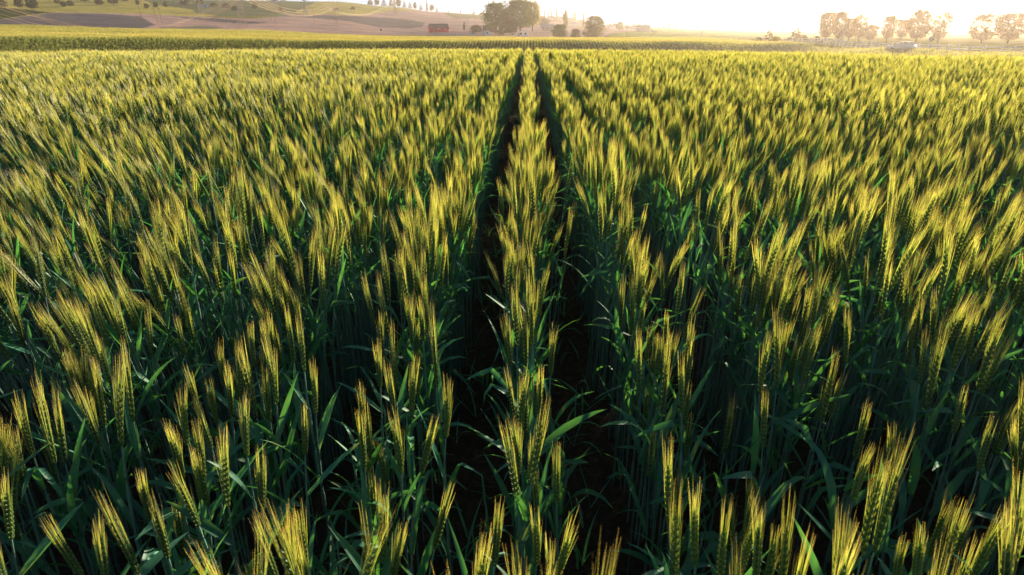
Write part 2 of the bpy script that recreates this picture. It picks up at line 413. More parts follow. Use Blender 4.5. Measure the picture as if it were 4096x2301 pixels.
# ------------------------------------------------------------------ terrain beyond the crest (control heights per bearing)
CTRL = [
 (-900, [(180,206),(190,154),(230,144),(330,122),(420,100),(600,72),(850,20),(1100,-22)]),
 (0,    [(180,208),(190,158),(230,148),(330,126),(420,105),(600,78),(850,30),(1100,-18)]),
 (500,  [(180,212),(190,162),(230,154),(330,134),(420,117),(600,85),(720,56),(880,26),(1100,-14)]),
 (1000, [(180,214),(190,165),(230,157),(330,141),(430,125),(600,95),(750,66),(950,30),(1150,-10)]),
 (1350, [(180,214),(190,168),(250,160),(330,150),(430,140),(600,113),(800,80),(1000,45),(1250,-3)]),
 (1600, [(180,212),(190,171),(260,162),(400,149),(560,133),(800,105),(1050,62),(1350,22)]),
 (1760, [(180,211),(190,171),(260,164),(400,152),(560,130),(800,100),(1200,60),(1600,46)]),
 (2100, [(180,210),(190,171),(260,165),(400,155),(500,146),(700,122),(1000,98),(1600,72)]),
 (2400, [(180,212),(190,172),(260,164),(380,157),(470,150),(700,126),(1100,106),(1800,98)]),
 (2800, [(180,214),(190,176),(260,166),(380,158),(500,147),(800,127),(1500,119),(3000,120)]),
 (3100, [(176,214),(180,186),(230,172),(330,162),(500,147),(1000,128),(3000,122)]),
 (3600, [(140,226),(150,209),(165,196),(230,166),(400,150),(1000,130),(3000,122)]),
 (4096, [(125,236),(140,226),(155,212),(230,172),(400,152),(1000,132),(3000,122)]),
 (5200, [(120,240),(140,230),(160,210),(230,176),(400,152),(1000,132),(3000,122)]),
]
RK = np.concatenate([np.arange(0, 60, 2.0), np.array([60,66,72,80,90,100,112,124,136,144,150,156,162,168,174,179,181,183,185,187,189,191,194,200,212,226,240,260,285,310,340,370,400,430,460,500,540,580,620,660,700,750,800,860,930,1000,1100,1200,1300,1400,1500,1600,1800,2100,2500,3000,4000,6000.])])
NAZ = 900; AZ = np.linspace(-math.pi, math.pi, 60)
AZF = np.sort(np.unique(np.concatenate([np.linspace(-1.05, 1.05, NAZ), AZ[np.abs(AZ) > 1.05]])))
def prof(col):
    x, ls = col
    rs = [60, 75, 95, 150 if ls[0][0] > 150 else 108]; zs = [ground_near(60*math.sin(azel(x,120)[0]), 60*math.cos(azel(x,120)[0])), -3.2, -4.7, -5.1]
    for r_, y_ in ls:
        rs.append(r_); zs.append(CAMH + r_ * azel(x, y_)[1])
    rl, zl = rs[-1], zs[-1]
    rs.append(6500); zs.append(zl if rl >= 2900 else (zl - 60))
    return np.interp(RK, rs, zs)
caz = np.array([azel(c[0], 120)[0] for c in CTRL]); CP = np.array([prof(c) for c in CTRL])      # columns x radii
# soften the knots along the radius, keeping the near part
CPs = CP.copy()
for _ in range(5):
    CPs[:, 1:-1] = np.where((RK[1:-1] > 176) & (RK[1:-1] < 262) | (_ == 0) & (RK[1:-1] > 196), .25 * CPs[:, :-2] + .5 * CPs[:, 1:-1] + .25 * CPs[:, 2:], CPs[:, 1:-1])
def z_far(az, r):
    """az, r arrays"""
    az = np.clip(az, caz[0], caz[-1]); j = np.clip(np.searchsorted(caz, az) - 1, 0, len(caz) - 2)
    t = (az - caz[j]) / (caz[j+1] - caz[j]); t = t * t * (3 - 2 * t) * .6 + t * .4
    k = np.clip(np.searchsorted(RK, r, side='right') - 1, 0, len(RK) - 2); s = (r - RK[k]) / (RK[k+1] - RK[k])
    a = CPs[j, k] * (1 - s) + CPs[j, k+1] * s; b = CPs[j+1, k] * (1 - s) + CPs[j+1, k+1] * s
    return a * (1 - t) + b * t
def UND(x, y, r, sn):
    k = np.clip((r - 75) / 60, 0, 1)
    return k * (.25 * sn(x * .045 + y * .021) * sn(y * .05 - x * .013) + .16 * sn(x * .21 + 1.1 * sn(y * .09)) * sn(y * .13 + x * .05))
def z_at(x, y):
    r = math.hypot(x, y)
    if r < 55: return ground_near(x, y)
    z = float(z_far(np.array([math.atan2(x, y)]), np.array([r]))[0])
    if r < 75: k = (r - 55) / 20; return ground_near(x, y) * (1 - k) + z * k
    und = UND(x, y, r, math.sin)
    return z + und
def cast(px, py, r0=100, r1=2600):
    """where the line of sight through a photograph pixel meets the land beyond the crest"""
    d = ray(px, py); hd = math.hypot(d.x, d.y); az = math.atan2(d.x, d.y); tn = d.z / hd
    rs = np.arange(r0, r1, .5); zs = z_far(np.full(len(rs), az), rs) ; g = zs - (CAMH + rs * tn)
    ok = np.nonzero(g >= 0)[0]
    if len(ok): r_ = float(rs[ok[0]])
    else: r_ = float(rs[int(np.argmax(g))])
    return Vector((math.sin(az) * r_, math.cos(az) * r_, z_at(math.sin(az) * r_, math.cos(az) * r_)))
def upp(p):    # metres per photograph pixel at a point
    v = RM.transposed() @ (p - CAM); return -v.z / FPX

# parcels: outlines given as photograph corners, laid on the land
C_YG, C_GREY, C_PINK, C_GREEN, C_WHEAT, C_DARKG, C_OLIVE, C_SOIL, C_PALE, C_ROAD = range(10)
PCOL = {C_YG: (.74,.66,.15), C_GREY: (.27,.235,.25), C_PINK: (.84,.57,.48), C_GREEN: (.40,.52,.07), C_WHEAT: (.40,.38,.06), C_DARKG: (.06,.10,.03),
        C_OLIVE: (.24,.29,.13), C_SOIL: (.055,.042,.03), C_PALE: (.42,.38,.28), C_ROAD: (.30,.28,.28)}
PARC = [ # later ones win
 (C_YG,   [(-900,-60),(1800,-60),(1800,60),(700,62),(0,100),(-900,100)]),
 (C_PINK, [(-200,106),(-200,95),(120,68),(220,50),(560,55),(900,72),(1000,75),(1200,62),(1700,40),(2000,60),(2500,110),(2700,150),(2600,168),(2000,158),(1500,146),(1050,126),(600,120),(0,107)]),
 (C_GREY, [(-300,105),(-100,92),(90,66),(200,53),(420,56),(560,66),(620,100),(560,116),(300,114),(0,106)]),
 (C_DARKG,[(-900,95),(-900,30),(0,31),(100,38),(200,50),(90,64),(0,77),(-200,95)]),
 (C_OLIVE,[(640,-60),(1400,-60),(1240,20),(1180,50),(1250,62),(1100,66),(800,66),(770,40),(600,12),(520,-20)]),
 (C_YG,   [(560,38),(700,42),(860,62),(800,68),(560,55)]),
 (C_YG,   [(1330,14),(1440,20),(1560,30),(1620,36),(1540,50),(1430,64),(1300,58),(1290,30)]),
 (C_GREY, [(1130,58),(1300,62),(1450,66),(1640,80),(1700,92),(1690,108),(1640,114),(1520,110),(1400,86),(1250,72),(1130,66)]),
 (C_GREY, [(700,66),(850,72),(1000,86),(1090,92),(1000,96),(860,88),(740,74)]),
 (C_YG,   [(1630,26),(1700,32),(1760,42),(1740,47),(1640,38)]),
 (C_OLIVE,[(1770,52),(1920,54),(2180,62),(2180,76),(1950,78),(1820,72)]),
 (C_PALE, [(640,110),(820,104),(900,110),(860,119),(640,118)]),
 (C_GREEN,[(2400,150),(2440,136),(2560,120),(2680,116),(3200,118),(3600,130),(4500,140),(4500,152),(3500,152),(3100,156),(2600,158),(2480,158)]),
 (C_ROAD, [(2412,142),(2430,142),(2462,158),(2436,158)]),
 (C_YG,   [(2440,128),(2300,100),(2280,98),(2340,120)]),
 (C_ROAD, [(3560,214),(3740,212),(3900,222),(4300,236),(4300,243),(3900,231),(3740,222),(3560,221)]),
]
def pip(X, Y, poly):
    inside = np.zeros(X.shape, bool); n = len(poly)
    for i in range(n):
        x1, y1 = poly[i]; x2, y2 = poly[(i+1) % n]
        c = ((y1 > Y) != (y2 > Y)) & (X < (x2 - x1) * (Y - y1) / ((y2 - y1) or 1e-9) + x1); inside ^= c
    return inside
def terrain():
    rf = [0]; 
    r = .5
    while r < 60: rf.append(r); r *= 1.22
    rf += list(np.arange(60, 165, 3.0)) + list(np.arange(165, 200, 1.0)) + list(np.arange(200, 262, 2.0)) + list(np.arange(262, 420, 4)) + list(np.arange(420, 1000, 8)) + list(np.arange(1000, 1650, 18)) + [1700,1800,2000,2300,2600,3000,3600,4500,6000]
    rf = np.array(rf); A, Rr = np.meshgrid(AZF, rf, indexing='ij'); X = np.sin(A) * Rr; Y = np.cos(A) * Rr
    k = np.maximum(0, Rr - 20)
    zn = -.001 * k * k - (.0068 * np.maximum(0, X) + .0030 * np.minimum(0, X)) * np.clip((Rr - 12) / 22, 0, 1)
    zf = z_far(A, Rr); t = np.clip((Rr - 55) / 20, 0, 1)
    und = UND(X, Y, Rr, np.sin)
    Z = np.where(Rr < 55, zn, np.where(Rr < 75, zn * (1 - t) + zf * t, zf + und))
    col = np.zeros(X.shape + (3,)); col[:] = PCOL[C_WHEAT]
    col[Rr < 62] = PCOL[C_SOIL]
    TN = (Z - CAMH) / np.maximum(Rr, 1)
    for c, pts in PARC:
        dd = [azel(x, y) for x, y in pts]          # parcel corners as bearing and rise; the land decides the distance
        ins = pip(A, TN, dd) & (Rr > 262 if c != C_ROAD else Rr > 130)
        col[ins] = PCOL[c]
    nA, nR = X.shape; V = np.stack([X, Y, Z], -1).reshape(-1, 3)
    ii = np.arange(nA * nR).reshape(nA, nR); F = np.stack([ii[:-1, :-1], ii[:-1, 1:], ii[1:, 1:], ii[1:, :-1]], -1).reshape(-1, 4)
    cf = col.reshape(-1, 3); rr_ = Rr.reshape(-1)
    def sub(name, lo, hi, m, lab):
        fr = rr_[F].mean(1); sel = F[(fr >= lo) & (fr < hi)]; u, inv = np.unique(sel, return_inverse=True)
        me = bpy.data.meshes.new(name); me.from_pydata(V[u].tolist(), [], inv.reshape(-1, 4).tolist()); me.materials.append(m)
        a = me.attributes.new('parcel', 'FLOAT_COLOR', 'POINT'); a.data.foreach_set('color', np.concatenate([cf[u], np.ones((len(u), 1))], 1).astype(np.float32).ravel())
        me.polygons.foreach_set('use_smooth', [True] * len(me.polygons)); me.update()
        return link(name, me, None, kind='structure', label=lab, category=name)
    sub('ground', -1, 62, M_SOIL, 'dark bare soil between the wheat rows')
    sub('hills', 62, 1e9, M_LAND, 'rolling farmland with green, grey and tan fields')

def soil_mat():
    m, nt = mat('soil'); b = N(nt, 'ShaderNodeBsdfPrincipled', Roughness=.95); b.inputs['Specular IOR Level'].default_value = .1
    n = noise(nt, 22, 8, rough=.7); n2 = noise(nt, 2.2, 3)
    rp = ramp(nt, n.outputs['Fac'], [(.32, (.04,.026,.019)), (.55, (.085,.058,.042)), (.72, (.15,.11,.08))])
    mx = N(nt, 'ShaderNodeMix', data_type='RGBA', blend_type='MULTIPLY'); mx.inputs[0].default_value = .6
    r2 = ramp(nt, n2.outputs['Fac'], [(.3, (.6,.6,.6)), (.7, (1.1,1.05,1))]); L(nt, rp.outputs[0], mx.inputs[6]); L(nt, r2.outputs[0], mx.inputs[7])
    L(nt, mx.outputs[2], b.inputs['Base Color'])
    bp = N(nt, 'ShaderNodeBump', Strength=1.0, Distance=.03); L(nt, n.outputs['Fac'], bp.inputs['Height']); L(nt, bp.outputs[0], b.inputs['Normal'])
    o = nt.nodes.new('ShaderNodeOutputMaterial'); L(nt, b.outputs[0], o.inputs[0]); return m
def land_mat():
    m, nt = mat('farmland'); a = N(nt, 'ShaderNodeAttribute', attribute_name='parcel')
    n1 = noise(nt, .02, 6, stretch=(1, 2.2, 1)); n2 = noise(nt, .22, 4)
    r1 = ramp(nt, n1.outputs['Fac'], [(.3, (.66,.68,.72)), (.5, (1,1,1)), (.7, (1.25,1.2,1.1))]); r2 = ramp(nt, n2.outputs['Fac'], [(.3, (.8,.8,.82)), (.7, (1.15,1.15,1.1))])
    m1 = N(nt, 'ShaderNodeMix', data_type='RGBA', blend_type='MULTIPLY'); m1.inputs[0].default_value = 1
    m2 = N(nt, 'ShaderNodeMix', data_type='RGBA', blend_type='MULTIPLY'); m2.inputs[0].default_value = 1
    L(nt, a.outputs['Color'], m1.inputs[6]); L(nt, r1.outputs[0], m1.inputs[7]); L(nt, m1.outputs[2], m2.inputs[6]); L(nt, r2.outputs[0], m2.inputs[7])
    nb = noise(nt, 2.0, 4, rough=.8); bp = N(nt, 'ShaderNodeBump', Strength=1.0, Distance=.2); L(nt, nb.outputs['Fac'], bp.inputs['Height'])
    df = N(nt, 'ShaderNodeBsdfDiffuse', Roughness=.6); L(nt, m2.outputs[2], df.inputs[0]); L(nt, bp.outputs[0], df.inputs['Normal'])
    o = nt.nodes.new('ShaderNodeOutputMaterial'); L(nt, df.outputs[0], o.inputs[0]); return m
M_SOIL = soil_mat(); M_LAND = land_mat()
terrain()

# low late shoots in the furrows
lr = random.Random(21); lm = MB()
for _ in range(420):
    x = lr.choice([-1.5, -.5, .5, 1.5]) * ROW + lr.gauss(0, .09); y = lr.uniform(.3, 9); p_ = lr.uniform(0, 6.28)
    for q_ in range(lr.choice([1, 2, 3])):
        lm.join(make_leaf(lr, (x, y, 0), p_ + q_ * 2.3 + lr.uniform(-.5, .5), lr.uniform(.6, 1.4), lr.uniform(.10, .26), lr.uniform(.006, .012), lr.uniform(.3, 2.2), lr.uniform(-1, 1), None, 5), 0)
lm.build('furrow_grass', M_LEAF, None, True, kind='stuff', label='low dark grass and late shoots in the furrows between wheat rows', category='grass')
# straw and crumbs lying on the soil between the near rows
mb = MB(); r = random.Random(5)
for _ in range(5200):
    x = r.uniform(-2.6, 2.6); y = r.uniform(.1, 5.5); a = r.uniform(0, 3.14); l = r.uniform(.015, .09); w = r.uniform(.0008, .0022); zc = r.uniform(.003, .016)
    dx, dy = math.cos(a) * l / 2, math.sin(a) * l / 2; nx, ny = -math.sin(a) * w, math.cos(a) * w; t = r.uniform(-.012, .012)
    mb.add([(x-dx-nx, y-dy-ny, zc - t), (x+dx-nx, y+dy-ny, zc + t), (x+dx+nx, y+dy+ny, zc + t + w), (x-dx+nx, y-dy+ny, zc - t + w), (x, y, zc + w * 2)], [(0,1,4),(1,2,4),(2,3,4),(3,0,4)])
mb.build('straw_litter', plain('dry_straw', (.16,.12,.08), .8, (.07,.05,.035), 6), None, kind='stuff', label='broken dry straw lying on the soil', category='straw')

# ------------------------------------------------------------------ the same crop on the far bank and beyond: coarse tufts along the rows
M_FARW = plant_mat('far_wheat', [(0, (.12,.22,.12)), (.5, (.18,.31,.14)), (1, (.80,.71,.32))], trans=.4, gloss=0, src='tint', transcol=(1.25,1.05,.4), var=.18)
def tuft(seed, L_, wdt, hgt, nb, bw):
    r = random.Random(seed); mb = MB()
    for _ in range(nb):
        x = r.gauss(0, wdt); y = r.uniform(-L_/2, L_/2); a = r.uniform(0, 3.14); h = hgt * r.uniform(.82, 1.08); w = bw * r.uniform(.6, 1.3)
        dx, dy = math.cos(a) * w, math.sin(a) * w; lx, ly = r.gauss(0, .05), r.gauss(0, .05)
        mb.add([(x-dx, y-dy, 0), (x+dx, y+dy, 0), (x+dx+lx, y+dy+ly, h*.72), (x-dx+lx, y-dy+ly, h*.72), (x+lx*1.5, y+ly*1.5, h)], [(0,1,2,3),(3,2,4)], 0, [.02,.02,.55,.55,1])
    return mb.mesh('far_tuft', [M_FARW])
fpts = []
r = random.Random(11)
def lim(az):      # how far the wheat runs along each bearing, from the photograph's field edge
    px = [-900, 0, 500, 1000, 1350, 1600, 1760, 2100, 2400, 2800, 3100, 3600, 4096, 5200]
    pe = [415, 415, 415, 430, 400, 405, 405, 405, 400, 385, 195, 150, 135, 130]
    return float(np.interp(az, caz, pe))
for i in range(-420, 421):                       # bank and field top
    x0 = i * .86; y = 60
    while y < 430:
        rr = math.hypot(x0, y); big = rr > 262
        y += (1.4 if not big else 2.6)
        if rr < 62 or (big and i % 2): continue
        az = math.atan2(x0, y)
        if az < -.80 or az > .78: continue
        if 62 < rr < 150 and az < .45 and r.random() < .6: continue      # sunk out of sight behind the crest
        if rr > lim(az): continue
        x = x0 + r.gauss(0, .05) + (r.gauss(0,.3) if big else 0); 
        fpts.append((x, y, z_at(x, y) - .05, 0, 0, r.choice([0, math.pi]) + r.gauss(0, .03), r.uniform(.9, 1.1), (3 if big else 0) + r.randrange(3)))
print('far tufts', len(fpts))
instancer('far_wheat', [tuft(i, 1.5, .12, .85, 26, .03) for i in range(3)] + [tuft(i + 9, 3.0, .55, .9, 26, .07) for i in range(3)], fpts, [M_FARW],
          kind='stuff', label='wheat covering the dark bank and the yellow field top beyond the crest', category='wheat')

# ------------------------------------------------------------------ trees
M_BARK = plain('bark', (.10,.075,.05), .9, (.05,.038,.028), 2)
def foliage(name, c, trans=.35): return plant_mat(name, [(.25, tuple(x * .55 for x in c)), (.75, tuple(x * 1.35 for x in c))], trans=trans, gloss=.02, nscale=.8, transcol=(1.3,1.1,.35), var=.2)
M_F = {'olive': foliage('leaf_olive', (.12,.18,.018), .5), 'dark': foliage('leaf_dark', (.045,.065,.022)), 'yellow': foliage('leaf_yellow', (.30,.28,.04), .5),
       'brown': foliage('leaf_brown', (.13,.11,.045)), 'gold': foliage('leaf_gold', (.24,.15,.04), .5), 'green': foliage('leaf_green', (.13,.15,.03), .4)}
TRCACHE = {}
def ENV(kind, t):
    if kind == 'vase': return .44 * math.sin(math.pi * min(1, .08 + t * .78)) ** .8
    if kind == 'poplar': return .40 * math.sin(math.pi * min(1, .22 + t * .76)) ** 1.1
    if kind == 'bush': return .42 * math.sin(math.pi * min(1, .32 + t * .62)) ** .6
    return .40 * math.sin(math.pi * min(1, .2 + t * .72)) ** .6
def tree_mesh(kind, seed, n):
    """unit tree: height 1, half width .5 (scaled later). returns trunk MB, crown MB"""
    key = (kind, seed, n)
    if key in TRCACHE: return TRCACHE[key]
    r = random.Random(seed * 7 + len(kind)); tr, cr = MB(), MB(); blobs = []
    if kind in ('round', 'oak', 'vase', 'bush', 'poplar'):
        if kind == 'oak': cz, h0, nb = .60, .22, 44
        elif kind == 'round': cz, h0, nb = .58, .14, 34
        elif kind == 'vase': cz, h0, nb = .60, .10, 44
        elif kind == 'poplar': cz, h0, nb = .55, .08, 22
        else: cz, h0, nb = .45, .0, 38
        for _ in range(nb):
            t = r.random() if kind != 'bush' else r.random() * .9; z = h0 + (1 - h0) * (.08 + .84 * t)
            w = ENV(kind, t)
            a = r.uniform(0, 6.28); q = w * r.random() ** .5
            rb = r.uniform(.10, .19) * (1 if kind != 'poplar' else .8)
            blobs.append((math.cos(a) * q, math.sin(a) * q, z, rb, rb * r.uniform(.55, .85)))
        if kind != 'bush':
            tw = .022 if kind != 'poplar' else .015
            tr.tube([(0,0,-.03),(.004,0,h0*.6),(0,.005,h0+.12),(.01,0,h0+.4)], [tw*1.4, tw, tw*.75, tw*.25], n=7)
            for b in blobs[:9]:
                s0 = Vector((0,0,h0*r.uniform(.75,1.4))); e = Vector(b[:3]); m_ = (s0+e)/2 + Vector((0,0,-.03)); tr.tube([s0,m_,e],[tw*.5,tw*.3,tw*.1],n=4)
        else: tr.tube([(0,0,-.03),(0,0,.3),(.02,0,.6)], [.03,.02,.006], n=5)
    else:   # conifer
        tr.tube([(0,0,-.03),(0,0,.5),(0,0,.97)], [.022,.012,.002], n=6)
        for k in range(46):
            t = (k + .5) / 46; z = .08 + .9 * t; w = .44 * (1 - t) ** .75
            for _ in range(2):
                a = r.uniform(0, 6.28); q = w * r.uniform(.45, .95); blobs.append((math.cos(a)*q, math.sin(a)*q, z - .05*q, .03+.085*(1-t), .028+.02*(1-t)))
    sz = (3.9 / math.sqrt(n)) * (1 if kind != 'conifer' else .8)
    wts = [b[3]**2 for b in blobs]
    for q_, b in enumerate(r.choices(blobs, wts, k=n)):
        if kind != 'conifer' and q_ % 5 < 3:
            t = r.random(); w = ENV(kind, t) * 1.02; a = r.uniform(0, 6.28); z = h0 + (1 - h0) * (.03 + .9 * t)
            b = (math.cos(a) * w * r.uniform(.3, 1), math.sin(a) * w * r.uniform(.3, 1), z, .07, .05)
        v = Vector((r.gauss(0,1), r.gauss(0,1), r.gauss(0,1))).normalized() * (r.random() ** .4) * r.uniform(.85, 1.12)
        p = Vector((b[0]+v.x*b[3], b[1]+v.y*b[3], b[2]+v.z*b[4])); p.z = max(p.z, .01)
        u = Vector((r.gauss(0,1), r.gauss(0,1), r.gauss(0,1))).normalized(); w_ = u.orthogonal().normalized(); s_ = sz * r.uniform(.5, 1.2) * .5
        cr.add([p - u*s_, p + w_*s_*.6, p + u*s_, p - w_*s_*.6], [(0,1,2,3)])
    TRCACHE[key] = (tr.mesh('trunk', [M_BARK]), cr); return TRCACHE[key]
crown_me = {}
def tree(name, label, cat, px, py, wpx, hpx, kind, mt, n=900, seed=1, group=None, r_at=None, p=None):
    if p is None:
        p = cast(px, py) if r_at is None else Vector((math.sin(azel(px,py)[0])*r_at, math.cos(azel(px,py)[0])*r_at, 0))
        if r_at is not None: p.z = z_at(p.x, p.y)
    k = upp(p); t = thing(name, label, cat, p, rnd.uniform(0, 6.28), group)
    w = wpx * k; h = hpx * k; t.scale = (w, w, h)
    tm, cr = tree_mesh(kind, seed, n)
    ck = (kind, seed, n, mt)
    if ck not in crown_me: crown_me[ck] = cr.mesh('crown', [M_F[mt]])
    link('trunk', tm, t); link('crown', crown_me[ck], t)
    return t
# farmyard trees
tree('shade_tree','broad olive tree with a rounded crown, left of the tallest farm tree','tree',1985,138,140,120,'oak','olive',5200,1,'big farmyard trees')
tree('shade_tree','tallest broad tree in the middle of the farmyard','tree',2080,140,165,134,'oak','olive',5600,2,'big farmyard trees')
tree('shade_tree','sunlit yellow-green tree on the right of the tallest farm tree','tree',2130,128,92,112,'oak','yellow',3200,3,'big farmyard trees')
tree('shade_tree','dark dense tree low in front of the tallest farm tree','tree',2042,142,86,66,'round','brown',2600,4,'big farmyard trees')
tree('bush','dark bush below the farmyard trees beside a white shed','bush',2003,142,34,32,'bush','dark',700,5)
tree('cypress','narrow dark upright evergreen between the red barn and the farmyard','tree',1857,126,13,38,'poplar','dark',500,6)
tree('bush','wide dark hedge-like bush left of the small red house','bush',1905,130,62,28,'bush','dark',1000,7)
tree('bush','tiny round bush alone in the tan field','bush',1524,125,9,9,'bush','dark',150,8)
tree('shade_tree','low round tree just right of the farmyard trees','tree',2178,110,50,34,'round','brown',900,9)
tree('bush','leafy green bush mass right of the grey farmhouse','bush',2238,150,76,50,'bush','olive',1800,10,'bushes along the farm track')
tree('bush','smaller dark bush between two larger ones on the farm track','bush',2302,152,50,34,'bush','brown',1200,11,'bushes along the farm track')
tree('bush','large dark bush below the green tree at the farm track end','bush',2370,153,84,52,'bush','brown',2200,12,'bushes along the farm track')
tree('shade_tree','broad green tree behind the bushes at the track end','tree',2378,148,110,78,'oak','green',3600,13)
tree('shade_tree','slim brownish tree behind the leafy bush mass','tree',2260,120,30,72,'poplar','brown',700,14)
tree('shade_tree','tall thin poplar rising behind the track-end tree','tree',2333,112,13,64,'poplar','brown',500,15)
tree('shade_tree','round brown tree alone beside the green field','tree',2479,124,42,36,'round','brown',1400,16)
tree('shade_tree','pale broad tree on the ridge behind the farmhouse','tree',2262,84,34,46,'poplar','brown',500,17)
tree('shade_tree','pale pointed tree on the ridge right of the farmhouse','tree',2298,90,20,46,'poplar','brown',400,18)
for i,(px,py,w,h) in enumerate([(2150,80,9,52),(2178,84,9,50),(2193,86,8,48),(2206,84,9,46),(2226,86,12,50)]):
    tree('poplar','%s of five thin hazy poplars counted from the tallest farm tree rightwards' % ORD[i],'tree',px,py,w,h,'poplar','brown',300,20+i%3,'thin poplars on the ridge')
for i,(px,py,w,h) in enumerate([(2170,86,40,22),(2205,88,52,24),(2240,90,46,24),(2285,93,52,22),(2318,97,44,18),(2350,100,46,16)]):
    tree('bush','hazy brown ridge thicket, %s from the left' % ORD[i],'bush',px,py,w,h,'bush','brown',500,30+i%3,'hazy thickets on the ridge')
# small trees on the horizon to the right of the farm
for i,(px,py,w,h) in enumerate([(2440,107,26,16),(2458,107,24,18),(2506,107,24,14),(2535,107,26,16),(2556,107,20,18),(2580,106,18,18),(2612,105,14,17),(2634,107,12,19),(2654,108,10,18),(2676,114,18,26),(2698,112,12,16),(2721,113,12,20)]):
    tree('horizon_tree','small hazy tree on the low skyline, %s from the farm rightwards' % ORD[i],'tree',px,py+3,w,h,'round' if i<6 else 'poplar','brown',350,40+i%4,'small trees on the low skyline')
for i,(px,py,w,h) in enumerate([(2848,124,8,14),(2900,126,6,6),(2925,127,16,15),(2960,128,24,8),(3125,130,14,18),(3160,130,30,14)]):
    tree('far_tree','faint far tree above the green field, %s from the left' % ORD[i],'tree',px,py,w,h,'round','brown',200,45+i%3,'faint far trees',r_at=1500)
# conifers and bushes by the white fence
tree('conifer','left one of two dark conifers beside the white fence','tree',3073,172,62,62,'conifer','brown',2400,50,'dark conifers by the white fence')
tree('conifer','right conifer, wider, standing behind the white fence end','tree',3182,166,86,52,'conifer','brown',2400,51,'dark conifers by the white fence')
tree('bush','olive bush on the left foot of the left conifer','bush',3032,173,40,24,'bush','green',900,52)
tree('bush','yellow-green bush on the right foot of the left conifer','bush',3102,174,50,28,'bush','yellow',1100,53)
tree('bush','low brown bush on the right of the right conifer','bush',3213,165,38,20,'bush','brown',700,54)
tree('bush','small dark bush just behind the white fence','bush',3266,166,24,20,'bush','brown',500,55)
tr_ = [(3300,164,66,110),(3350,166,54,112),(3394,164,52,84),(3432,166,62,106),(3476,166,52,66),(3545,168,54,100),(3602,160,58,76),(3663,168,86,122),(3750,170,80,116),(3922,172,108,112),(4030,172,104,118),(4170,174,110,120)]
for i,(px,py,w,h) in enumerate(tr_):
    tree('shade_tree','golden backlit tree with a clean trunk behind the white fence, %s from the left' % ORD[i],'tree',px,py,w*1.3,h,'vase','gold',2600,60+i%5,'row of golden trees behind the white fence')
# hillside trees at left
ht = [(-40,40,50,44),(10,36,46,40),(80,34,44,40),(134,42,54,48),(232,18,30,26),(256,30,28,22),(284,28,34,24),(340,8,44,26),(398,22,40,26),(454,20,46,34),(500,8,40,20),(552,22,20,26),(588,36,26,20),(624,34,24,24),(664,32,22,24)]
for i,(px,py,w,h) in enumerate(ht):
    tree('hillside_tree','dark round tree on the bright left hillside, %s from the left' % ORD[i],'tree',px,py,w,h,'round','dark',900,70+i%5,'round trees on the left hillside')
for i,(px,py,w,h) in enumerate([(745,24,48,34),(800,20,36,28),(858,30,40,18),(905,34,44,20),(940,42,34,16),(1020,40,26,24),(1125,50,26,26),(1345,44,30,12),(1412,40,24,12)]):
    tree('hillside_tree','dark shrubby tree on the olive hillside around the tall pylon, %s from the left' % ORD[i],'tree',px,py,w,h,'bush' if i!=5 else 'round','dark' if i<6 else 'brown',700,75+i%4,'shrubby trees around the tall pylon')
for i,(px,w,h) in enumerate([(1090,36,26),(1130,32,22),(1480,30,30),(1508,26,26),(1535,28,30),(1565,30,34),(1594,26,28),(1618,22,26),(1640,22,24),(1660,18,26),(1684,20,28),(1708,14,44),(1728,24,26),(1748,16,18),(1795,8,12),(1842,8,14),(1895,22,14),(1922,22,11),(1938,18,10)]):
    py = float(np.interp(px, [1000,1350,1600,1760,1900,2100], [-20,-4,26,46,56,72]))
    tree('ridge_tree','pointed hazy tree on the hill ridge skyline, %s from the left' % ORD[i],'tree',px,py+2,w,h,'conifer' if i%3 else 'round','brown' if i<13 else 'olive',500,80+i%4,'trees along the hill ridge')

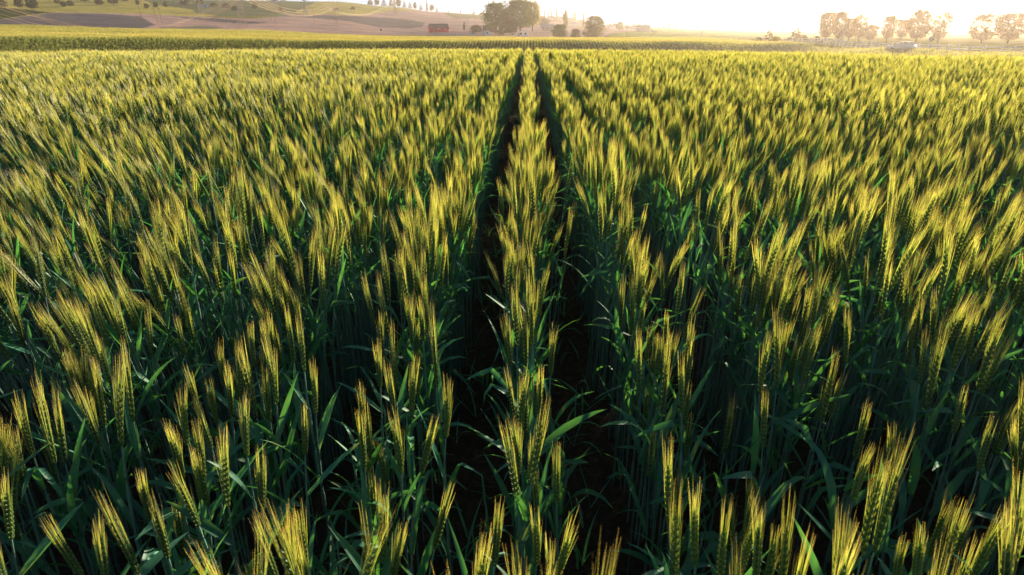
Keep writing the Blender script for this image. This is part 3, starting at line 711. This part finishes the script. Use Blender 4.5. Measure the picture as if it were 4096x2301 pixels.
# ------------------------------------------------------------------ buildings
M_RED = plain('red_boards', (.80,.06,.07), .7, (.68,.055,.06), 1.5)
M_RED2 = plain('old_red_boards', (.24,.06,.04), .8)
M_ROOF = plain('grey_metal_roof', (.11,.10,.12), .5, (.16,.15,.17), .8)
M_WHITE = plain('white_paint', (.86,.86,.85), .6, (.78,.79,.80), 1)
M_GREYW = plain('grey_siding', (.36,.37,.40), .7)
M_GLASS = plain('dark_glass', (.03,.035,.04), .1, spec=.6)
M_LROOF = plain('pale_metal_roof', (.52,.54,.58), .45, (.44,.46,.5), .5)
M_DOOR = plain('door_boards', (.5,.46,.42), .7)
def building(name, label, cat, px, py, wpx, hpx, depth, wall, roof, style='gable', rz=0, windows=2, r_at=None, group=None):
    """front faces the camera; gable: ridge across the view, end: gable end toward us"""
    p = cast(px, py) if r_at is None else Vector((math.sin(azel(px,py)[0])*r_at, math.cos(azel(px,py)[0])*r_at, z_at(math.sin(azel(px,py)[0])*r_at, math.cos(azel(px,py)[0])*r_at)))
    k = upp(p); w = wpx * k; h = hpx * k; az = math.atan2(p.x, p.y)
    t = thing(name, label, cat, p, -az + rz, group)
    wh = h * (.62 if style != 'shed' else .8); d = depth; wl = MB(); x = w/2; b = -.8
    if style == 'end':
        vs = [(-x,0,b),(x,0,b),(x,0,wh),(0,0,h*.96),(-x,0,wh)]; vs += [(a, d, c) for a, _, c in vs]
        wl.add(vs, [(0,1,2,3,4),(9,8,7,6,5),(0,5,6,1),(1,6,7,2),(0,4,9,5)])
        rf = MB(); o = w * .06; th = .12
        for s in (-1, 1):
            rf.add([(0,-o,h*.97),(s*(x+o),-o,wh-o*.5),(s*(x+o),d+o,wh-o*.5),(0,d+o,h*.97),(0,-o,h*.97+th),(s*(x+o),-o,wh-o*.5+th),(s*(x+o),d+o,wh-o*.5+th),(0,d+o,h*.97+th)],
                   [(0,1,2,3),(4,7,6,5),(0,4,5,1),(1,5,6,2),(2,6,7,3)])
    else:
        vs = [(-x,0,b),(x,0,b),(x,0,wh),(-x,0,wh),(-x,d,b),(x,d,b),(x,d,wh),(-x,d,wh),(-x,d/2,h*.96),(x,d/2,h*.96)]
        wl.add(vs, [(0,1,2,3),(5,4,7,6),(1,5,6,9,2),(4,0,3,8,7)])
        rf = MB(); o = .35; th = .12
        for y0, y1 in ((-o, d/2), (d+o, d/2)):
            zl = wh - .2
            rf.add([(-x-o,y0,zl),(x+o,y0,zl),(x+o,y1,h*.97),(-x-o,y1,h*.97),(-x-o,y0,zl+th),(x+o,y0,zl+th),(x+o,y1,h*.97+th),(-x-o,y1,h*.97+th)],
                   [(0,1,2,3),(4,5,6,7),(0,4,5,1),(1,5,6,2),(3,7,4,0),(2,6,7,3)])
    wl.build('wall', wall, t); rf.build('roof', roof, t)
    for i in range(windows):
        cx = -x + w * (i + .5 + .25 * (windows > 1)) / (windows + .5 * (windows > 1)); ww = min(1.2, w / (windows * 3)); zz = wh * .42
        f = MB(); f.box(cx-ww/2-.08, cx+ww/2+.08, -.05, -.003, zz-.08, zz+ww+.08); fo = f.build('window', M_WHITE, t)
        g = MB(); g.box(cx-ww/2, cx+ww/2, -.07, -.052, zz, zz+ww); g.build('pane', M_GLASS, fo)
    dw = min(1.1, w * .2); g = MB(); g.box(-x + w*.05, -x + w*.05 + dw, -.06, -.003, -.1, min(2.1, wh*.8)); g.build('door', M_DOOR, t)
    return t, p, w, h, wh
# red barn with a raised centre roof and lean-tos
p = cast(1759, 129); k = upp(p); az = math.atan2(p.x, p.y); w = 74 * k; H = 31 * k
bt = thing('red_barn', 'red barn with two-step grey roof standing alone in the tan field', 'barn', p, -az + .16)
x = w / 2; d = 12.0; a = H * .50; b_ = H * .66
m_ = MB(); m_.box(-x, x, 0, d, -.8, a); m_.box(-x, x, d*.27, d*.73, a + .002, b_ + .25)
m_.add([(-x,d*.27,b_+.25),(-x,d*.5,H*.97),(-x,d*.73,b_+.25),(x,d*.27,b_+.25),(x,d*.5,H*.97),(x,d*.73,b_+.25)], [(0,1,2),(5,4,3)])
m_.add([(-x,0,a),(-x,d*.27,b_),(-x,d*.27,a),(x,0,a),(x,d*.27,b_),(x,d*.27,a),(-x,d,a),(-x,d*.73,b_),(-x,d*.73,a),(x,d,a),(x,d*.73,b_),(x,d*.73,a)], [(0,1,2),(5,4,3),(8,7,6),(9,10,11)])
m_.build('wall', M_RED, bt)
def slab(mb, x, y0, z0, y1, z1, th=.15):
    mb.add([(-x,y0,z0),(x,y0,z0),(x,y1,z1),(-x,y1,z1),(-x,y0,z0+th),(x,y0,z0+th),(x,y1,z1+th),(-x,y1,z1+th)], [(0,1,2,3),(4,7,6,5),(0,4,5,1),(1,5,6,2),(2,6,7,3),(3,7,4,0)])
m_ = MB(); slab(m_, x+.4, -.5, a-.15, d*.265, b_-.05); slab(m_, x+.4, d+.5, a-.15, d*.735, b_-.05); m_.build('lean_to_roof', M_ROOF, bt)
m_ = MB(); slab(m_, x+.4, d*.2, b_+.35, d*.5, H); slab(m_, x+.4, d*.8, b_+.35, d*.5, H); m_.build('roof', M_ROOF, bt)
m_ = MB(); m_.box(-.6-1.6, -.6+1.6, -.08, -.004, -.2, a*.8); dr = m_.build('door', M_RED, bt)
m_ = MB()
for s in (-1, 1):
    m_.tube([(-.6+s*1.6, -.1, a*.85), (-.6, -.1, a*.55)], .09, 4)
m_.box(-2.3, 1.1, -.11, -.085, a*.85, a*.93); m_.build('door_trim', M_WHITE, dr)
for i in (-1, 1):
    m_ = MB(); cx = i * x * .6; m_.box(cx-.5, cx+.5, -.07, -.004, a*.35, a*.75); wo_ = m_.build('window', M_WHITE, bt)
    m_ = MB(); m_.box(cx-.4, cx+.4, -.09, -.072, a*.39, a*.71); m_.build('pane', M_GLASS, wo_)
building('red_house','small old red house with a grey roof left of the farmyard trees','house',1960,130,56,26,7,M_RED2,M_ROOF,windows=2)
building('white_shed','small white gabled shed in front of the red house','shed',1948,141,34,18,5,M_WHITE,M_LROOF,'end',windows=1)
building('low_white_shed','very low white shed beside the hedge-like bush','shed',1893,139,18,7,4,M_WHITE,M_LROOF,windows=1)
building('white_house','white gabled house under the farmyard trees','house',2093,146,46,25,9,M_WHITE,M_LROOF,'end',windows=2)
building('small_white_shed','small white shed left of the white gabled house','shed',2050,143,16,9,4,M_WHITE,M_LROOF,windows=1)
building('grey_house','pale grey farmhouse right of the farmyard trees','house',2190,124,56,26,9,M_GREYW,M_LROOF,windows=3)
building('hill_shed','little white shed beyond the narrow evergreen','shed',1875,93,9,9,5,M_WHITE,M_LROOF,'end',windows=0)
building('hill_barn','white barn half hidden behind the big tree','barn',1950,97,16,14,8,M_WHITE,M_LROOF,'end',windows=0)
building('ridge_house','tiny white house on the ridge right of the farmyard trees','house',2175,80,13,8,8,M_WHITE,M_LROOF,windows=0)
building('ridge_shed','tiny white shed below the ridge thicket','shed',2203,83,12,7,8,M_WHITE,M_LROOF,windows=0)
building('greenhouse','long pale low roof below the ridge thicket','greenhouse',2298,102,60,11,10,M_WHITE,M_LROOF,windows=0)
building('long_shed','long pale shed between the track-end tree and the round tree','shed',2446,114,30,13,10,M_WHITE,M_LROOF,windows=0)
building('white_barn','large pale grey barn beside the green field','barn',2570,128,60,26,14,M_GREYW,M_LROOF,windows=0)
building('field_shed','low pale shed left of the large pale barn','shed',2522,118,36,12,8,M_WHITE,M_LROOF,windows=0)
building('garage','small white garage on the right end of the pale barn','garage',2606,129,14,9,5,M_WHITE,M_LROOF,windows=0)
building('long_roof','long low pale roof on the skyline right of the pale barn','shed',2648,118,44,8,10,M_WHITE,M_LROOF,windows=0)
building('skyline_house','pale gabled house between skyline trees','house',2700,112,26,14,9,M_GREYW,M_LROOF,windows=0)
building('skyline_barn','wide pale barn at the right end of the skyline trees','barn',2748,117,42,14,9,M_GREYW,M_LROOF,windows=0)
building('hill_house','pale house among trees on the olive hillside','house',812,30,40,12,9,M_WHITE,M_LROOF,windows=2)
building('hill_cottage','small pale cottage beside the hillside house','house',846,28,22,9,7,M_WHITE,M_LROOF,windows=1)
building('hill_farmhouse','pale farmhouse at the top edge beside two ridge trees','house',1098,12,24,14,9,M_WHITE,M_ROOF,windows=1)

# ------------------------------------------------------------------ pylons, poles, wires
M_STEEL = plain('galvanised_steel', (.55,.50,.44), .5, (.45,.40,.35), .6)
M_POLE = plain('wood_pole', (.34,.20,.12), .85)
M_POLE2 = plain('pale_pole', (.55,.48,.42), .7)
M_WIRE = plain('bright_wire', (.75,.50,.28), .7)
def pylon(label, px, py, hpx, wpx, group='steel pylons'):
    p = cast(px, py); k = upp(p); H = hpx * k; w = wpx * k / 2; t = thing('lattice_pylon', label, 'pylon', p, -math.atan2(p.x, p.y) + .35, group)
    rb = max(.09, 1.0 * k)
    def half(z): return w * (1 - .82 * min(1, z / (H * .72)))
    corner = [(-1,-1),(1,-1),(1,1),(-1,1)]
    for cx, cy in corner:
        m_ = MB(); m_.tube([(cx*half(z), cy*half(z), z) for z in (-.5, H*.25, H*.5, H*.72, H*.97)], rb, 4); m_.build('leg', M_STEEL, t)
    m_ = MB(); zs = [H * (.97 * (i / 13) ** 1.0) for i in range(14)]
    for i in range(13):
        for c in range(4):
            a_, b2 = corner[c], corner[(c+1) % 4]; h0, h1 = half(zs[i]), half(zs[i+1])
            m_.tube([(a_[0]*h0, a_[1]*h0, zs[i]), (b2[0]*h1, b2[1]*h1, zs[i+1])], rb*.5, 3); m_.tube([(b2[0]*h0, b2[1]*h0, zs[i]), (a_[0]*h1, a_[1]*h1, zs[i+1])], rb*.5, 3)
    m_.build('bracing', M_STEEL, t)
    for zz, ln in ((.72, .17), (.82, .21), (.92, .15)):
        m_ = MB(); L_ = H * ln; zc = H * zz
        for s in (-1, 1):
            m_.tube([(0,-.4,zc),(s*L_,0,zc+.4)], rb*.7, 3); m_.tube([(0,.4,zc),(s*L_,0,zc+.4)], rb*.7, 3); m_.tube([(0,0,zc+H*.045),(s*L_,0,zc+.4)], rb*.6, 3)
        ar = m_.build('cross_arm', M_STEEL, t)
        for s in (-1, 1):
            m2_ = MB(); m2_.tube([(s*L_,0,zc+.4),(s*L_,0,zc-1.6)], [.12,.16], 5); m2_.build('insulator', M_GLASS, ar)
    return p, H
pylon('tallest steel lattice pylon, nearest of the pylons, in the tan field', 973, 111, 215, 30)
pylon('thin faint pylon left of the tallest one', 805, 57, 80, 16)
pylon('faint pylon on the olive hillside right of the tallest one', 1222, 56, 66, 14)
pylon('very faint pylon near the end of the hill ridge', 1580, 56, 60, 10)
def pole(label, px, py, hpx, tpx=0, m=None, rad=.16, cat='utility pole', group=None, arm=True, kmin=.55):
    p = cast(px, py); k = upp(p); t = thing('utility_pole', label, cat, p, -math.atan2(p.x, p.y), group); h = hpx * k
    m = m or M_POLE; rr = max(rad, kmin * k); m_ = MB(); m_.tube([(0,0,-.4),(tpx*k*.5,0,h*.5),(tpx*k,0,h)], [rr*1.15, rr, rr*.75], 8); m_.build('post', m, t)
    if arm:
        m_ = MB(); m_.box(tpx*k-1.1, tpx*k+1.1, -.1, .1, h*.93, h*.93+.2); ca = m_.build('cross_arm', m, t)
        for s in (-.9, 0, .9):
            m_ = MB(); m_.tube([(tpx*k+s,0,h*.93+.2),(tpx*k+s,0,h*.93+.5)], [.07,.05], 5); m_.build('insulator', M_GLASS, ca)
    return p
pls = [(551,83,24,-1),(570,84,62,-5),(632,93,58,-6),(651,94,58,-5),(861,84,18,0),(910,86,46,-1),(925,88,48,-2),(1030,88,26,-1),(1045,88,30,-1),(1089,92,22,0),(1101,94,26,0),(1258,90,50,-1),(1347,105,62,-3),(1352,107,34,-2),(1029,86,40,0)]
for i,(px,py,h,tp) in enumerate(pls[:14]):
    pole('wooden pole in the tan field under the power lines, %s from the left' % ORD[i], px, py, h, tp, group='wooden poles across the tan field', arm=i not in (0,4,9,10), kmin=.45)
pole('tall pale pole leaning right, by the white fence', 3362, 186, 205, 26, M_POLE2, .16, arm=False, kmin=1.6)
pole('thin tall pole standing at the edge of the green field', 2802, 158, 124, 11, M_POLE2, .15, kmin=.8)
pole('faint short pole in the green field, left one', 2505, 156, 46, 0, M_POLE2, .1, group='faint short poles in the green field', kmin=.6)
pole('faint short pole in the green field, right one', 2562, 157, 48, 0, M_POLE2, .1, group='faint short poles in the green field', kmin=.6)
pole('slender pole standing right of the white gabled house', 2144, 148, 30, 0, M_POLE, .1, arm=False, kmin=.5)
def P3(px, py, r_): d = ray(px, py); s = r_ / math.hypot(d.x, d.y); return CAM + d * s
def wire(label, a, b, sag, rad=None):
    """hangs between two points seen at (px,py,distance); sag in photograph pixels at mid-span"""
    A_, B_ = P3(*a), P3(*b); k = (upp(A_) + upp(B_)) / 2; pts = []
    for i in range(21):
        t = i / 20; q = A_.lerp(B_, t); q.z -= sag * k * 4 * t * (1 - t); pts.append(q - A_)
    m_ = MB(); m_.tube(pts, max(.03, .45 * k) if rad is None else rad * k, 4, cap=False)
    o = m_.build('power_line', M_WIRE, None, label=label, category='power line', group='power lines across the hillside'); o.location = A_
ws = [((-60,-14,420),(973,-70,545),150),((-60,4,420),(973,-40,545),128),((-60,18,425),(973,-20,545),116),((-60,36,430),(973,-16,550),122),((-60,50,430),(973,-8,550),118),
      ((-60,-2,422),(973,-55,548),140),
      ((973,-30,545),(1345,6,800),56),((973,-18,548),(1345,22,800),50),((973,-4,550),(1345,30,800),44),((973,-42,545),(1340,-4,800),56),
      ((1300,24,800),(1600,-22,980),52),((1300,30,800),(1600,-12,980),46),((1300,36,800),(1620,-4,980),42)]
for i,(a_,b2,sg) in enumerate(ws):
    side = 'left of' if i < 6 else ('right of' if i < 10 else 'far right beyond')
    n = i if i < 6 else (i - 6 if i < 10 else i - 10)
    wire('sunlit sagging power line %s the tallest pylon, %s of its bundle' % (side, ORD[n]), a_, b2, sg)

# ------------------------------------------------------------------ white fence, sign, car at right
def fence(label, pts, hgt, nrail=3, sp=2.4):
    """pts: photograph foot line"""
    W = [cast(*q) for q in pts]; t = thing('rail_fence', label, 'fence', W[0]); o = W[0]
    seg = []; 
    for a_, b2 in zip(W[:-1], W[1:]):
        n = max(1, round((b2 - a_).length / sp))
        for i in range(n): seg.append(a_.lerp(b2, i / n))
    seg.append(W[-1])
    for q in seg: q.z = z_at(q.x, q.y)
    seg = seg[:100]
    for q in seg:
        m_ = MB(); c = q - o; s = .09; m_.box(c.x-s, c.x+s, c.y-s, c.y+s, c.z-.3, c.z+hgt+.06)
        m_.add([(c.x-s*1.4,c.y-s*1.4,c.z+hgt+.062),(c.x+s*1.4,c.y-s*1.4,c.z+hgt+.062),(c.x+s*1.4,c.y+s*1.4,c.z+hgt+.062),(c.x-s*1.4,c.y+s*1.4,c.z+hgt+.062),(c.x,c.y,c.z+hgt+.16)], [(0,1,4),(1,2,4),(2,3,4),(3,0,4),(3,2,1,0)])
        m_.build('post', M_WHITE, t)
    for j in range(nrail):
        m_ = MB(); zz = hgt * (.25 + .68 * j / (nrail - 1))
        for a_, b2 in zip(seg[:-1], seg[1:]):
            u = (b2 - a_).normalized(); nn_ = Vector((-u.y, u.x, 0)) * .025; A_ = a_ - o + Vector((0,0,zz)) + u * .092; B_ = b2 - o + Vector((0,0,zz)) - u * .092; hh = Vector((0,0,.075))
            m_.add([A_-nn_-hh, A_+nn_-hh, A_+nn_+hh, A_-nn_+hh, B_-nn_-hh, B_+nn_-hh, B_+nn_+hh, B_-nn_+hh], [(0,1,2,3),(7,6,5,4),(0,4,5,1),(1,5,6,2),(2,6,7,3),(3,7,4,0)])
        m_.build('rail', M_WHITE, t)
fence('white rail fence running from the conifers to the parked car', [(3128,178),(3245,178),(3370,189),(3480,198),(3565,203)], 1.35)
fence('white rail fence continuing right of the parked car to the picture edge', [(3635,206),(3750,212),(3870,220),(4000,224),(4160,230)], 1.35)
fence('short low white fence left of the conifers', [(2945,168),(3005,172)], 1.0, 2, 3)
# round sign on a post
p = cast(3712, 213); k = upp(p); t = thing('road_sign', 'round road sign seen from behind, on a post by the fence', 'sign', p - Vector((math.sin(.5),math.cos(.5),0))*1.2, -.52)
m_ = MB(); m_.tube([(0,0,-.3),(0,0,58*k)], .05, 6); m_.build('post', M_STEEL, t)
m_ = MB(); m_.tube([(0,-.06,50*k),(0,-.08,50*k)], .42, 20); m_.build('sign_plate', M_GREYW, t)
# white car (side on, nose to the left)
def car():
    p = cast(3602, 209); p = p + Vector((math.sin(.52), math.cos(.52), 0)) * -2.0; p.z = z_at(p.x, p.y)
    t = thing('parked_car', 'white high-bodied car stopped at the gap in the white fence', 'car', p, -.50)
    paint = plain('white_car_paint', (.78,.78,.78), .25, (.76,.76,.77), 1, spec=.6); tyre = plain('tyre_rubber', (.03,.03,.03), .8); lamp = plain('lamp_glass', (.6,.3,.2), .2)
    prof_ = [(-2.45,.45),(-2.5,.85),(-2.3,1.05),(-1.25,1.15),(-.55,1.72),(1.75,1.75),(2.25,1.15),(2.4,1.1),(2.42,.45)]
    m_ = MB(); n = len(prof_); hw = .92
    layers = [(-hw*.97,1.0),(-hw,.999),(hw,.999),(hw*.97,1.0)]
    vs = []
    for s in (-1, 1):
        for x_, z_ in prof_: vs.append((x_, s * (hw if z_ < 1.2 else hw * .80), z_))
    m_.add(vs, [tuple(range(n))[::-1], tuple(range(n, 2*n))] + [(i, (i+1)%n, (i+1)%n+n, i+n) for i in range(n)]); m_.build('body', paint, t)
    for s in (-1, 1):
        for (xa, xb, xc, xd) in ((-1.02,-.5,.1,.1),(.2,.2,1.05,1.05),(1.15,1.15,1.7,2.05)):
            m_ = MB(); yb = s*(hw*.95+.012); yt = s*(hw*.82+.012)
            m_.add([(xa,yb,1.2),(xd,yb,1.2),(xc,yt,1.66),(xb,yt,1.66)], [(0,1,2,3)]); m_.build('window', M_GLASS, t)
    m_ = MB(); m_.add([(-1.22,-.72,1.19),(-1.22,.72,1.19),(-.6,.66,1.70),(-.6,-.66,1.70)], [(0,1,2,3)]); m_.build('windscreen', M_GLASS, t)
    for x_ in (-1.55, 1.5):
        for s in (-1, 1):
            m_ = MB(); m_.tube([(x_, s*.70, .36),(x_, s*.95, .36)], .37, 18); wh = m_.build('wheel', tyre, t)
            m_ = MB(); m_.tube([(x_, s*.951, .36),(x_, s*.965, .36)], .22, 12); m_.build('rim', M_STEEL, wh)
    for s in (-1, 1):
        m_ = MB(); m_.box(-2.49, -2.40, s*.72-.16, s*.72+.16, .80, .97); m_.build('headlight', M_LROOF, t)
        m_ = MB(); m_.box(2.38, 2.45, s*.78-.1, s*.78+.1, .8, 1.1); m_.build('tail_light', lamp, t)
car()
# small red vehicle-like shed beside the pale garage
building('small_red_shed','tiny red shed right of the small white garage','shed',2620,132,12,7,4,M_RED,M_ROOF,windows=0)

# ------------------------------------------------------------------ haze
zmax = 80.0
hz, nt = mat('haze'); vp = N(nt, 'ShaderNodeVolumePrincipled'); vp.inputs['Color'].default_value = (1.0, .90, .80, 1)
vp.inputs['Density'].default_value = .00025; vp.inputs['Anisotropy'].default_value = .72
o = nt.nodes.new('ShaderNodeOutputMaterial'); L(nt, vp.outputs[0], o.inputs['Volume'])
m_ = MB(); m_.box(-1800, 3200, -400, 3200, -80, zmax); m_.build('haze', hz, None, kind='stuff', label='warm evening haze over the fields', category='haze')
